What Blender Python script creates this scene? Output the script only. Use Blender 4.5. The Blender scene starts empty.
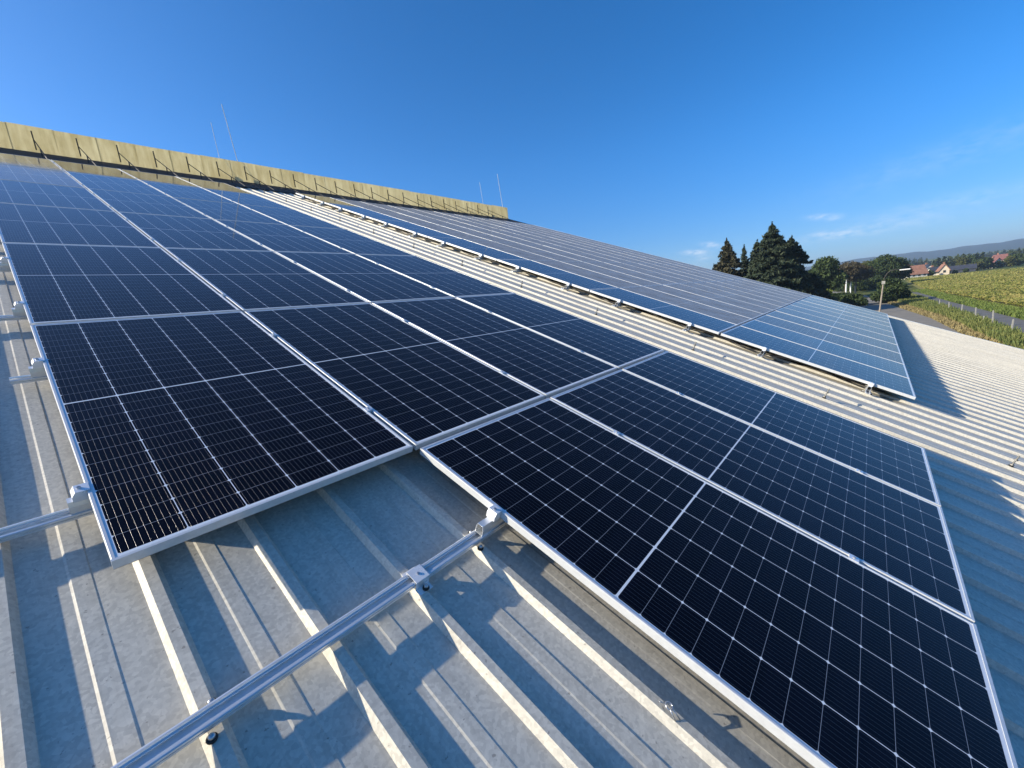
import bpy, math, random
import numpy as np
from mathutils import Vector, Matrix

# ------------------------------------------------------------------ camera, sky, sun, exposure
sc = bpy.context.scene
COL = sc.collection
PHI = math.radians(22.0)            # roof pitch
CP, SP = math.cos(PHI), math.sin(PHI)
Z0 = 6.6                            # height of the roof datum above the ground

cam_d = bpy.data.cameras.new("camera")
cam = bpy.data.objects.new("camera", cam_d)
COL.objects.link(cam)
cam_d.sensor_fit = 'HORIZONTAL'
cam_d.sensor_width = 36.0
cam_d.lens = 411.343 / 1024 * 36.0
cam_d.clip_start = 0.05
cam_d.clip_end = 30000
_R = [[0.6449971, -0.75691183, -0.10518181], [-0.20355694, -0.03750714, -0.97834441], [0.7365754, 0.6524398, -0.17826666]]
CAM = Vector((-1.1695, -1.7455, 7.2337))
m = Matrix(((_R[0][0], -_R[1][0], -_R[2][0]), (_R[0][1], -_R[1][1], -_R[2][1]), (_R[0][2], -_R[1][2], -_R[2][2])))
cam.matrix_world = Matrix.Translation(CAM) @ m.to_4x4()
sc.camera = cam

SUN_ROOF = Vector((-3.75, 4.15, 1.0))                     # towards the sun, roof axes
S = Vector((SUN_ROOF.x, SUN_ROOF.y * CP - SUN_ROOF.z * SP, SUN_ROOF.y * SP + SUN_ROOF.z * CP)).normalized()
SUN_EL = math.asin(S.z)
SUN_AZ = math.atan2(S.x, S.y)                           # clockwise from +Y
sun_d = bpy.data.lights.new("sun", 'SUN')
sun_d.energy = 5.0
sun_d.angle = math.radians(0.5)
sun_d.color = (1.0, 0.91, 0.735)
sun = bpy.data.objects.new("sun", sun_d)
COL.objects.link(sun)
sun.rotation_euler = S.to_track_quat('Z', 'Y').to_euler()
sun.location = (0, 0, 60)

w = bpy.data.worlds.new("World")
sc.world = w
w.use_nodes = True
nt = w.node_tree
bg = nt.nodes['Background']
sky = nt.nodes.new('ShaderNodeTexSky')
sky.sky_type = 'NISHITA'
sky.sun_disc = False
sky.sun_elevation = SUN_EL
sky.sun_rotation = SUN_AZ
sky.air_density = 0.7
sky.dust_density = 0.9
sky.ozone_density = 3.0
sky.altitude = 300
hsv = nt.nodes.new('ShaderNodeHueSaturation')
hsv.inputs['Saturation'].default_value = 1.27
hsv.inputs['Value'].default_value = 1.0
tint = nt.nodes.new('ShaderNodeMix')
tint.data_type = 'RGBA'; tint.blend_type = 'MULTIPLY'
tint.inputs['Factor'].default_value = 1.0
tint.inputs[7].default_value = (.92, 1.0, 1.08, 1)
nt.links.new(sky.outputs[0], tint.inputs[6])
# the air near the horizon is a little dimmer than the model's
_tc = nt.nodes.new('ShaderNodeTexCoord'); _sp = nt.nodes.new('ShaderNodeSeparateXYZ'); _mr = nt.nodes.new('ShaderNodeMapRange')
nt.links.new(_tc.outputs['Generated'], _sp.inputs[0]); nt.links.new(_sp.outputs[2], _mr.inputs[0])
_mr.interpolation_type = 'SMOOTHSTEP'
_mr.inputs[1].default_value = -.02; _mr.inputs[2].default_value = .32; _mr.inputs[3].default_value = .70; _mr.inputs[4].default_value = 1.12
_vm = nt.nodes.new('ShaderNodeVectorMath'); _vm.operation = 'SCALE'
nt.links.new(tint.outputs[2], _vm.inputs[0]); nt.links.new(_mr.outputs[0], _vm.inputs['Scale'])
nt.links.new(_vm.outputs[0], hsv.inputs['Color'])
bg.inputs['Strength'].default_value = 0.118

def px_dir(x, y):
    d = Vector(((x - 512) / 411.343, (y - 384) / 411.343, 1.0))
    return Vector((sum(_R[i][0] * d[i] for i in range(3)), sum(_R[i][1] * d[i] for i in range(3)), sum(_R[i][2] * d[i] for i in range(3)))).normalized()

# small fair-weather clouds, laid out by compass bearing and elevation in the sky
def cloud_nodes():
    N, L = nt.nodes, nt.links
    tc = N.new('ShaderNodeTexCoord')
    geo = tc.outputs['Generated']
    mp = N.new('ShaderNodeMapping')
    mp.inputs['Scale'].default_value = (44, 44, 120)
    L.new(geo, mp.inputs['Vector'])
    nz = N.new('ShaderNodeTexNoise')
    nz.inputs['Scale'].default_value = 1.0
    nz.inputs['Detail'].default_value = 6
    nz.inputs['Roughness'].default_value = 0.62
    L.new(mp.outputs[0], nz.inputs['Vector'])
    sep = N.new('ShaderNodeSeparateXYZ')
    L.new(geo, sep.inputs[0])
    az = N.new('ShaderNodeMath'); az.operation = 'ARCTAN2'
    L.new(sep.outputs[1], az.inputs[0]); L.new(sep.outputs[0], az.inputs[1])
    el = N.new('ShaderNodeMath'); el.operation = 'ARCSINE'
    L.new(sep.outputs[2], el.inputs[0])
    total = None
    # azimuth, elevation, half widths (degrees), tilt, strength, sharpness
    for a, e, wa, we, tilt, st in ((16.6, 4.4, 1.3, .28, .12, .95), (15.0, 5.0, .9, .3, .2, .9), (15.8, 3.7, .8, .35, .1, .6), (18.4, 2.5, 2.2, .5, 0, .35),
                               (4.6, 6.2, .9, .25, .1, .85), (3.2, 5.8, .9, .3, .1, .4), (3.3, 4.2, 1.3, .28, .1, .8), (1.0, 4.0, 6.0, .55, -.02, .38), (-4.5, 5.2, 6.0, .7, -.05, .30),
                               (-6, 9.5, 9, 1.3, -.12, .16), (32, 5.5, 5, 1.0, .12, .22), (24, 3.6, 6, .8, .05, .2)):
        def mth(op, a_, b_=None):
            n = N.new('ShaderNodeMath'); n.operation = op
            for i, v in enumerate((a_, b_)):
                if v is None: continue
                if isinstance(v, (int, float)): n.inputs[i].default_value = v
                else: L.new(v, n.inputs[i])
            return n.outputs[0]
        da = mth('SUBTRACT', az.outputs[0], math.radians(a))
        de = mth('SUBTRACT', mth('SUBTRACT', el.outputs[0], math.radians(e)), mth('MULTIPLY', da, tilt))
        q = mth('ADD', mth('POWER', mth('ABSOLUTE', mth('MULTIPLY', da, 1 / math.radians(wa))), 2.0), mth('POWER', mth('ABSOLUTE', mth('MULTIPLY', de, 1 / math.radians(we))), 2.0))
        g = mth('MULTIPLY', mth('EXPONENT', mth('MULTIPLY', q, -1.0)), st)
        total = g if total is None else mth('ADD', total, g)
    ramp = N.new('ShaderNodeMapRange')
    ramp.inputs[1].default_value = 0.32; ramp.inputs[2].default_value = 0.66
    L.new(nz.outputs[0], ramp.inputs[0])
    f = N.new('ShaderNodeMath'); f.operation = 'MULTIPLY'; f.use_clamp = True
    L.new(mth('MULTIPLY', total, .58), f.inputs[0]); L.new(ramp.outputs[0], f.inputs[1])
    mix = N.new('ShaderNodeMix'); mix.data_type = 'RGBA'
    L.new(f.outputs[0], mix.inputs['Factor'])
    L.new(hsv.outputs[0], mix.inputs[6])
    mix.inputs[7].default_value = (6.6, 6.7, 6.9, 1)
    L.new(mix.outputs[2], bg.inputs['Color'])
cloud_nodes()

sc.view_settings.view_transform = 'Standard'
sc.view_settings.look = 'None'
sc.view_settings.gamma = 1.0
sc.view_settings.use_curve_mapping = False
sc.view_settings.exposure = 0.68
sc.render.engine = 'CYCLES'
sc.cycles.use_denoising = True
sc.cycles.max_bounces = 6
sc.cycles.volume_bounces = 0
sc.cycles.transparent_max_bounces = 8
sc.cycles.sample_clamp_indirect = 6.0
sc.cycles.use_adaptive_sampling = False

random.seed(7)
rng = np.random.default_rng(11)

# ------------------------------------------------------------------ helpers
def roofw(u, v, n=0.0):
    return Vector((u, v * CP - n * SP, v * SP + n * CP + Z0))

def ground(x, y, z=0.0):
    d = px_dir(x, y)
    s = (z - CAM.z) / d.z
    return CAM + d * s

class MB:
    def __init__(s): s.v = []; s.f = []
    def add(s, vs, fs):
        o = len(s.v); s.v += [tuple(p) for p in vs]; s.f += [tuple(i + o for i in f) for f in fs]
        return s
    def box(s, x0, x1, y0, y1, z0, z1):
        return s.add([(x0, y0, z0), (x1, y0, z0), (x1, y1, z0), (x0, y1, z0), (x0, y0, z1), (x1, y0, z1), (x1, y1, z1), (x0, y1, z1)],
                     [(0, 3, 2, 1), (4, 5, 6, 7), (0, 1, 5, 4), (1, 2, 6, 5), (2, 3, 7, 6), (3, 0, 4, 7)])
    def prism(s, prof, ax, a, b):
        # prof: closed 2D outline; ax 'x' extrudes along x with prof=(y,z); 'y' with prof=(x,z); 'z' with prof=(x,y)
        n = len(prof)
        def P(p, t): return (t, p[0], p[1]) if ax == 'x' else (p[0], t, p[1]) if ax == 'y' else (p[0], p[1], t)
        vs = [P(p, a) for p in prof] + [P(p, b) for p in prof]
        fs = [(i, (i + 1) % n, n + (i + 1) % n, n + i) for i in range(n)] + [tuple(range(n))[::-1], tuple(range(n, 2 * n))]
        return s.add(vs, fs)
    def tube(s, pts, r, k=8, r2=None):
        pts = [Vector(p) for p in pts]
        rings = []
        N = len(pts)
        for i, p in enumerate(pts):
            t = (pts[min(i + 1, N - 1)] - pts[max(i - 1, 0)]).normalized()
            a = t.cross(Vector((0, 0, 1)))
            if a.length < 1e-3: a = t.cross(Vector((1, 0, 0)))
            a.normalize(); b = t.cross(a)
            rr = r if r2 is None else r + (r2 - r) * i / (N - 1)
            rings.append([p + (a * math.cos(2 * math.pi * j / k) + b * math.sin(2 * math.pi * j / k)) * rr for j in range(k)])
        vs = [q for R_ in rings for q in R_]
        fs = [(i * k + j, i * k + (j + 1) % k, (i + 1) * k + (j + 1) % k, (i + 1) * k + j) for i in range(N - 1) for j in range(k)]
        fs += [tuple(range(k))[::-1], tuple(range((N - 1) * k, N * k))]
        return s.add(vs, fs)
    def lathe(s, prof, c, k=14):
        # prof (r, z) about the z axis at c
        vs = [(c[0] + r * math.cos(2 * math.pi * j / k), c[1] + r * math.sin(2 * math.pi * j / k), c[2] + z) for r, z in prof for j in range(k)]
        n = len(prof)
        fs = [(i * k + j, i * k + (j + 1) % k, (i + 1) * k + (j + 1) % k, (i + 1) * k + j) for i in range(n - 1) for j in range(k)]
        fs += [tuple(range(k))[::-1], tuple(range((n - 1) * k, n * k))]
        return s.add(vs, fs)
    def mesh(s, name, mat, smooth=False):
        me = bpy.data.meshes.new(name)
        me.from_pydata(s.v, [], s.f)
        me.update()
        me.materials.append(mat)
        if smooth:
            me.polygons.foreach_set('use_smooth', [True] * len(me.polygons))
        return me

def link(name, me, parent=None, loc=(0, 0, 0), rot=(0, 0, 0)):
    o = bpy.data.objects.new(name, me)
    COL.objects.link(o)
    o.location = loc; o.rotation_euler = rot
    if parent: o.parent = parent
    return o
def build(mb, name, mat, parent=None, loc=(0, 0, 0), rot=(0, 0, 0), smooth=False, bevel=0):
    o = link(name, mb.mesh(name, mat, smooth), parent, loc, rot)
    if bevel:
        b = o.modifiers.new('bevel', 'BEVEL'); b.width = bevel; b.segments = 2; b.limit_method = 'ANGLE'
    return o
def tag(o, label, cat, group=None):
    o['label'] = label; o['category'] = cat
    if group: o['group'] = group
    return o
def thing(name, label, cat, loc=(0, 0, 0), rot=(0, 0, 0), group=None):
    return tag(link(name, None, None, loc, rot), label, cat, group)
def on_roof(name, label, cat, u, v, n=0.0, group=None):
    return thing(name, label, cat, roofw(u, v, n), (PHI, 0, 0), group)
def struct(o, kind='structure'):
    o['kind'] = kind
    return o

ORD = ['first', 'second', 'third', 'fourth', 'fifth', 'sixth', 'seventh', 'eighth', 'ninth', 'tenth', 'eleventh', 'twelfth', 'thirteenth', 'fourteenth',
       'fifteenth', 'sixteenth', 'seventeenth', 'eighteenth', 'nineteenth', 'twentieth']

# ------------------------------------------------------------------ materials
class NG:
    def __init__(s, name):
        s.m = bpy.data.materials.new(name); s.m.use_nodes = True
        s.t = s.m.node_tree; s.p = s.t.nodes['Principled BSDF']; s.out = s.t.nodes['Material Output']
    def n(s, typ, **kw):
        nd = s.t.nodes.new(typ)
        for k, v in kw.items(): setattr(nd, k, v)
        return nd
    def l(s, a, b): s.t.links.new(a, b)
    def math(s, op, a, b=None, c=None, clamp=False):
        nd = s.n('ShaderNodeMath', operation=op); nd.use_clamp = clamp
        for i, v in enumerate((a, b, c)):
            if v is None: continue
            if isinstance(v, (int, float)): nd.inputs[i].default_value = v
            else: s.l(v, nd.inputs[i])
        return nd.outputs[0]
    def mix(s, f, a, b):
        nd = s.n('ShaderNodeMix', data_type='RGBA')
        for i, v in ((0, f), (6, a), (7, b)):
            if isinstance(v, (int, float)): nd.inputs[i].default_value = v
            elif isinstance(v, tuple): nd.inputs[i].default_value = (*v, 1) if len(v) == 3 else v
            else: s.l(v, nd.inputs[i])
        return nd.outputs[2]
    def noise(s, scale, detail=4, vec=None, rough=.55, stretch=None):
        nd = s.n('ShaderNodeTexNoise'); nd.inputs['Scale'].default_value = scale; nd.inputs['Detail'].default_value = detail; nd.inputs['Roughness'].default_value = rough
        if vec is None: vec = s.n('ShaderNodeTexCoord').outputs['Object']
        if stretch:
            mp = s.n('ShaderNodeMapping'); mp.inputs['Scale'].default_value = stretch; s.l(vec, mp.inputs[0]); vec = mp.outputs[0]
        s.l(vec, nd.inputs['Vector']); return nd.outputs[0]
    def rng(s, x, a, b, c=0.0, d=1.0):
        nd = s.n('ShaderNodeMapRange')
        for i, v in enumerate((a, b, c, d)): nd.inputs[i + 1].default_value = v
        s.l(x, nd.inputs[0]); return nd.outputs[0]
    def set(s, **kw):
        for k, v in kw.items():
            i = s.p.inputs[k.replace('_', ' ')]
            if isinstance(v, (int, float)): i.default_value = v
            elif isinstance(v, tuple): i.default_value = (*v, 1)
            else: s.l(v, i)
        return s
    def bump(s, h, strength=.3, dist=.002):
        b = s.n('ShaderNodeBump'); b.inputs['Strength'].default_value = strength; b.inputs['Distance'].default_value = dist
        s.l(h, b.inputs['Height']); s.l(b.outputs[0], s.p.inputs['Normal'])
        return s

def simple(name, c, rough=.6, metal=0.0, var=.15, scale=8, c2=None):
    g = NG(name)
    f = g.rng(g.noise(scale, 5), .3, .7)
    c2 = c2 or tuple(x * (1 - var) for x in c)
    g.set(Base_Color=g.mix(f, c, c2), Roughness=rough, Metallic=metal)
    return g.m

def mat_roof():
    g = NG('galvanised_sheet')
    tc = g.n('ShaderNodeTexCoord').outputs['Object']
    vo = g.n('ShaderNodeTexVoronoi'); vo.inputs['Scale'].default_value = 95; g.l(tc, vo.inputs['Vector'])
    sp = g.n('ShaderNodeSeparateColor'); g.l(vo.outputs['Color'], sp.inputs[0])
    fine = g.noise(32, 5, tc, .68); fine.node.inputs['Distortion'].default_value = 1.6
    streak = g.noise(16, 6, tc, .65, (1, .05, .05))
    patch = g.noise(1.3, 6, tc, .65)
    a = g.math('ADD', g.math('MULTIPLY', sp.outputs[0], .30), g.math('MULTIPLY', fine, .42))
    a = g.math('ADD', a, g.math('MULTIPLY', streak, .35))
    a = g.math('ADD', a, g.math('MULTIPLY', patch, .3))
    base = g.mix(g.rng(a, .4, .95), (.44, .41, .345), (.69, .645, .545))
    # rust-brown runs and dark specks of dirt
    dirt = g.rng(g.noise(9, 6, tc, .7, (1, .25, .25)), .60, .75)
    base = g.mix(g.math('MULTIPLY', dirt, .35), base, (.20, .175, .14))
    runs = g.rng(g.noise(26, 5, tc, .7, (1, .03, .03)), .52, .72)
    base = g.mix(g.math('MULTIPLY', runs, .28), base, (.30, .27, .22))
    speck = g.rng(g.noise(60, 2, tc, .5), .70, .74)
    base = g.mix(g.math('MULTIPLY', speck, .5), base, (.12, .10, .085))
    g.set(Base_Color=base, Metallic=.12, Roughness=g.rng(fine, .3, .7, .45, .62))
    g.bump(fine, .12, .0008)
    return g.m

def mat_alu(name='anodised_aluminium', c=(.84, .85, .85), rough=.34, metal=.6):
    g = NG(name)
    tc = g.n('ShaderNodeTexCoord').outputs['Object']
    f = g.noise(30, 4, tc, .6)
    g.set(Base_Color=g.mix(g.rng(f, .3, .7), c, tuple(x * .86 for x in c)), Metallic=metal, Roughness=g.rng(f, .3, .7, rough - .06, rough + .08))
    return g.m

PW, PL = 1.134, 2.264
def mat_cells(name, dust=0.0, coat_rough=.03, dust_col=(.30, .285, .27), coat=1.0, sheen=.018):
    g = NG(name)
    tc = g.n('ShaderNodeTexCoord').outputs['Object']
    se = g.n('ShaderNodeSeparateXYZ'); g.l(tc, se.inputs[0])
    x, y = se.outputs[0], se.outputs[1]
    M = g.math
    mx = .0185
    px_ = (PW - 2 * mx) / 6
    my, mid = .024, .0085
    py_ = (PL - 2 * my - mid) / 24
    # fold y about the centre so that both halves share one grid
    yh = M('SUBTRACT', M('ABSOLUTE', M('SUBTRACT', y, PL / 2)), mid / 2)
    xs = M('SUBTRACT', x, mx)
    def line(t, pitch, half):
        k = M('DIVIDE', t, pitch)
        d = M('MULTIPLY', M('ABSOLUTE', M('SUBTRACT', k, M('ROUND', k))), pitch)
        return d, M('LESS_THAN', d, half)
    dx, lx = line(xs, px_, .0014)
    dy, ly = line(yh, py_, .0007)
    dia = M('LESS_THAN', M('ADD', dx, dy), .0075)
    edge = M('MAXIMUM', M('LESS_THAN', xs, 0), M('GREATER_THAN', xs, px_ * 6))
    edge = M('MAXIMUM', edge, M('MAXIMUM', M('LESS_THAN', yh, 0.0), M('GREATER_THAN', yh, py_ * 12)))
    white = M('MAXIMUM', M('MAXIMUM', lx, dia), edge)
    # busbar wires
    wp = px_ / 10
    kk = M('SUBTRACT', M('DIVIDE', xs, wp), .5)
    off = M('SUBTRACT', kk, M('ROUND', kk))
    dw = M('MULTIPLY', M('ABSOLUTE', off), wp)
    wire = M('MULTIPLY', M('LESS_THAN', dw, .00035), M('SUBTRACT', 1.0, edge))
    wide = M('LESS_THAN', M('ABSOLUTE', M('SUBTRACT', y, PL / 2)), mid / 2)
    # cell-to-cell tone
    vo = g.n('ShaderNodeTexWhiteNoise', noise_dimensions='3D')
    cb = g.n('ShaderNodeCombineXYZ')
    g.l(M('FLOOR', M('DIVIDE', xs, px_)), cb.inputs[0]); g.l(M('FLOOR', M('DIVIDE', y, py_)), cb.inputs[1])
    oi = g.n('ShaderNodeObjectInfo'); g.l(oi.outputs['Random'], cb.inputs[2])
    g.l(cb.outputs[0], vo.inputs[0])
    cell = g.mix(g.math('ADD', g.math('MULTIPLY', vo.outputs[0], .5), g.math('MULTIPLY', oi.outputs['Random'], .5)), (.0014, .0013, .0035), (.0040, .0042, .0105))
    col = g.mix(M('MULTIPLY', ly, .62), cell, (.42, .46, .52))
    col = g.mix(white, col, (.74, .77, .80))
    col = g.mix(M('MULTIPLY', wire, M('SUBTRACT', 1.0, white)), col, (.13, .13, .135))
    wm = M('MULTIPLY', wire, M('SUBTRACT', 1.0, white))
    # faint film of dust and dried rain spots
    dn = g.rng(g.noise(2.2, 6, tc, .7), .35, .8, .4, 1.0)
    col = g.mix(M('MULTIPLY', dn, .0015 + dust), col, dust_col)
    g.set(Base_Color=col, Metallic=M('MULTIPLY', wm, .9), Roughness=.33)
    g.p.inputs['Specular IOR Level'].default_value = 0.0
    g.p.inputs['Coat Weight'].default_value = coat
    g.p.inputs['Coat IOR'].default_value = 1.22
    rr = g.noise(3, 4, tc, .6)
    g.l(g.rng(rr, .3, .7, coat_rough * .7, coat_rough * 1.4), g.p.inputs['Coat Roughness'])
    g.p.inputs['Sheen Weight'].default_value = sheen
    g.p.inputs['Sheen Roughness'].default_value = .35
    g.p.inputs['Sheen Tint'].default_value = (.9, .88, .85, 1)
    # round wires: tilt the base normal across the wire
    ge = g.n('ShaderNodeNewGeometry')
    vm = g.n('ShaderNodeVectorMath', operation='SCALE'); vm.inputs[0].default_value = (1, 0, 0)
    g.l(M('MULTIPLY', M('MULTIPLY', off, wm), wp / .00035 * .9), vm.inputs['Scale'])
    va = g.n('ShaderNodeVectorMath', operation='ADD'); g.l(ge.outputs['Normal'], va.inputs[0]); g.l(vm.outputs[0], va.inputs[1])
    vn = g.n('ShaderNodeVectorMath', operation='NORMALIZE'); g.l(va.outputs[0], vn.inputs[0])
    g.l(vn.outputs[0], g.p.inputs['Normal'])
    return g.m

def mat_grp():
    g = NG('weathered_fibreglass')
    tc = g.n('ShaderNodeTexCoord').outputs['Object']
    drip = g.noise(5, 6, tc, .7, (1.6, .3, .25))
    blot = g.noise(.9, 5, tc, .6)
    f = g.rng(g.math('ADD', g.math('MULTIPLY', drip, .6), g.math('MULTIPLY', blot, .4)), .42, .60)
    col = g.mix(f, (.72, .66, .46), (.86, .81, .62))
    tr = g.n('ShaderNodeBsdfTranslucent'); g.l(col, tr.inputs['Color'])
    g.set(Base_Color=g.mix(f, (.40, .36, .25), (.56, .52, .38)), Roughness=.55)
    ms = g.n('ShaderNodeMixShader'); ms.inputs[0].default_value = .62
    g.l(g.p.outputs[0], ms.inputs[1]); g.l(tr.outputs[0], ms.inputs[2]); g.l(ms.outputs[0], g.out.inputs[0])
    return g.m

def mat_leaf(name, c1, c2, c3=None, trans=.25):
    g = NG(name)
    geo = g.n('ShaderNodeNewGeometry')
    r = geo.outputs['Random Per Island']
    col = g.mix(r, c1, c2)
    if c3:
        col = g.mix(g.rng(g.noise(.35, 3), .45, .7), col, c3)
    g.set(Base_Color=col, Roughness=.75)
    g.p.inputs['Specular IOR Level'].default_value = .25
    tr = g.n('ShaderNodeBsdfTranslucent'); g.l(col, tr.inputs['Color'])
    ms = g.n('ShaderNodeMixShader'); ms.inputs[0].default_value = trans
    g.l(g.p.outputs[0], ms.inputs[1]); g.l(tr.outputs[0], ms.inputs[2]); g.l(ms.outputs[0], g.out.inputs[0])
    return g.m

M_ROOF = mat_roof()
M_ALU = mat_alu()
M_FRAME = mat_alu('frame_aluminium', (.70, .705, .70), .36, .25)
M_CLAMP = mat_alu('mill_aluminium', (.90, .90, .90), .3, .35)
M_CELL = mat_cells('solar_cells')
M_CELL_DUST = mat_cells('solar_cells_dusty', .22, .10, (.28, .28, .28), .8, .028)
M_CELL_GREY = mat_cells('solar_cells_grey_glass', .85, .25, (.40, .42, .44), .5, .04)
M_CELL_PALE = mat_cells('solar_cells_pale_film', .14, .07, (.30, .34, .36), 1.0, .045)
M_BLACK = simple('black_rubber', (.012, .012, .013), .55)
M_STEEL = simple('screw_steel', (.6, .6, .6), .3, .8)
M_STUD = simple('dull_zinc', (.22, .215, .20), .5, .5)
M_IRON = simple('dark_iron', (.05, .045, .04), .6, .3)
M_GRP = mat_grp()
M_RIDGE_SHADE = simple('ridge_shade', (.03, .03, .03), .8, 0, .4, 3)  # near-black colour standing in for shade below the rooflight
M_RENDERWALL = simple('building_cladding', (.45, .44, .41), .8, 0, .2, 1.5)
M_BACK = simple('panel_backsheet', (.55, .56, .56), .6)

# ------------------------------------------------------------------ the warehouse and its roof
EAVE, RIDGE, UL, UR = -8.5, 16.6, -9.0, 19.5
N_T, N_R = -.150, -.1235
PITCH, FOOT0 = .321, -1.095
wh = thing('warehouse', 'long industrial building with ribbed galvanised steel roof under the solar panels', 'building')
def corrugated(vs, back=False):
    prof = []
    k0 = math.ceil((UL - FOOT0) / PITCH); k1 = math.floor((UR - .3 - FOOT0) / PITCH)
    prof.append((UL, N_T))
    for k in range(k0, k1 + 1):
        f = FOOT0 + k * PITCH
        prof += [(f, N_T), (f + .016, N_R), (f + .047, N_R), (f + .063, N_T), (f + .170, N_T), (f + .177, N_T + .0022), (f + .222, N_T + .0022), (f + .226, N_T)]
    prof.append((UR, N_T))
    mb = MB(); P = len(prof)
    r = np.random.default_rng(3)
    wob = r.normal(0, 1, (len(vs), P))
    # smooth unevenness along the sheet
    for _ in range(2):
        wob = (wob + np.roll(wob, 1, 0) + np.roll(wob, -1, 0)) / 3
    for j, v in enumerate(vs):
        for i, (u, n) in enumerate(prof):
            n2 = n + wob[j, i] * .0012
            p = roofw(u, v, n2)
            if back:
                top = roofw(0, RIDGE, 0)
                p = Vector((p.x, 2 * (top.y + .02) - p.y, p.z))
            mb.v.append(tuple(p))
    for j in range(len(vs) - 1):
        for i in range(P - 1):
            q = (j * P + i, j * P + i + 1, (j + 1) * P + i + 1, (j + 1) * P + i)
            mb.f.append(q[::-1] if back else q)
    return mb
roof = build(corrugated(list(np.linspace(EAVE, RIDGE, 70))), 'roof', M_ROOF, wh)
build(corrugated([RIDGE - 12, RIDGE - 6, RIDGE], True), 'roof', M_ROOF, wh)
# verge flashing on the gable edge
mb = MB()
prof = [(UR, -.17), (UR + .04, -.17), (UR + .04, -.135), (UR, -.135)]
vs = [roofw(p[0], v, p[1]) for v in (EAVE, RIDGE) for p in prof]
mb.add(vs, [(0, 1, 2, 3), (7, 6, 5, 4)] + [(i, 4 + i, 4 + (i + 1) % 4, (i + 1) % 4) for i in range(4)])
build(mb, 'verge_flashing', M_ALU, wh)
# walls
pe, pr_ = roofw(0, EAVE + .3, -.2), roofw(0, RIDGE, -.2)
yb = 2 * pr_.y - roofw(0, RIDGE - 12 + .3, 0).y
zb = roofw(0, RIDGE - 12 + .3, -.2).z
mb = MB()
out = [(pe.y, 0), (yb, 0), (yb, zb), (pr_.y, pr_.z), (pe.y, pe.z)]
mb.prism(out, 'x', UL + .3, UR - .25)
build(mb, 'wall', M_RENDERWALL, wh)
# added dark strip, painting the rooflight's shade onto the roof below it
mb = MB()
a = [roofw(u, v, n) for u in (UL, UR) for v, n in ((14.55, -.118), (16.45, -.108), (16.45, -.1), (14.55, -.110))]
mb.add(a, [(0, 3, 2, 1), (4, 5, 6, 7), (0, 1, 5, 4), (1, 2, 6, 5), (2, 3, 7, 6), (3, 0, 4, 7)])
build(mb, 'ridge_shade_strip', M_RIDGE_SHADE, wh)
# translucent ridge rooflight: fibreglass panes on brackets
WALL_H = .70
mb = MB()
BU = [.01 + .842 * k for k in range(-10, 24)]
base = roofw(0, RIDGE - .05, N_T)
r = random.Random(4)
for i in range(len(BU)):
    u0 = BU[i] - .42 + .004; u1 = u0 + .842 - .008
    if u1 > UR: u1 = UR
    if u0 > UR - .1: break
    dy = (i % 2) * .007
    h = WALL_H + r.uniform(-.012, .012)
    mb.box(u0 - .014, u1 + .006, base.y + dy, base.y + dy + .004, base.z + .01, base.z + h)
sk = build(mb, 'ridge_rooflight', M_GRP, wh)
for u in BU:
    if u > UR - 1.5: continue
    b = MB()
    y0 = base.y - .03
    b.box(u - .013, u + .013, y0 - .012, y0 + .012, base.z + .1, base.z + WALL_H - .13)
    top = Vector((u, y0 - .015, base.z + .36))
    foot = roofw(u, RIDGE - 2.3, -.06)
    b.tube([top, foot], .012, 6)
    mid = top.lerp(foot, .5)
    b.tube([mid, Vector((u, mid.y, mid.z - .24))], .014, 6)
    build(b, 'bracket', M_IRON, sk)

# ------------------------------------------------------------------ solar panels
FR = .011
def frame_mesh():
    mb = MB()
    t, d = .0015, .035
    # four hollow-looking rails: outer wall, rim and bottom flange
    def rail_x(y0, s):
        mb.box(0, PW, min(y0, y0 + s * FR), max(y0, y0 + s * FR), -.0075, 0)
        mb.box(0, PW, min(y0, y0 + s * t), max(y0, y0 + s * t), -d, -.0075)
        mb.box(0, PW, min(y0, y0 + s * .028), max(y0, y0 + s * .028), -d, -d + t)
    def rail_y(x0, s):
        a, b = FR, PL - FR
        q = [(x0, -.0075), (x0, -.0032), (x0 + s * .0008, -.0012), (x0 + s * .003, 0), (x0 + s * FR, 0), (x0 + s * FR, -.0075)]
        mb.prism(q if s < 0 else q[::-1], 'y', a, b)
        mb.box(min(x0, x0 + s * t), max(x0, x0 + s * t), t, PL - t, -d, -.0075)
        mb.box(min(x0, x0 + s * .028), max(x0, x0 + s * .028), .028, PL - .028, -d, -d + t)
    rail_x(0, 1); rail_x(PL, -1); rail_y(0, 1); rail_y(PW, -1)
    return mb
ME_FRAME = frame_mesh().mesh('panel_frame', M_FRAME)
def glass_mesh(mat):
    e = .009
    mb = MB()
    mb.box(e, PW - e, e, PL - e, -.0065, -.0018)
    return mb.mesh('panel_glass', mat)
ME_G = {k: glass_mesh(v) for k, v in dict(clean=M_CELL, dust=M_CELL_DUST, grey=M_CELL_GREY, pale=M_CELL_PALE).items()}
def panel(u, v, kind, label, group):
    tilt = random.uniform(-.0011, .0011), random.uniform(-.0011, .0011)
    t = thing('photovoltaic_module', label, 'solar panel', roofw(u, v, 0), (PHI + tilt[0], tilt[1], 0), group)
    link('frame', ME_FRAME, t); link('glass', ME_G[kind], t)
    return t
UP, VP, GAP0 = 1.154, 2.284, .033
def row_v(r): return r * VP if r >= 0 else r * VP - (GAP0 - .02)
COLN = ['leftmost column', 'second column', 'third column', 'fourth column']
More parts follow.
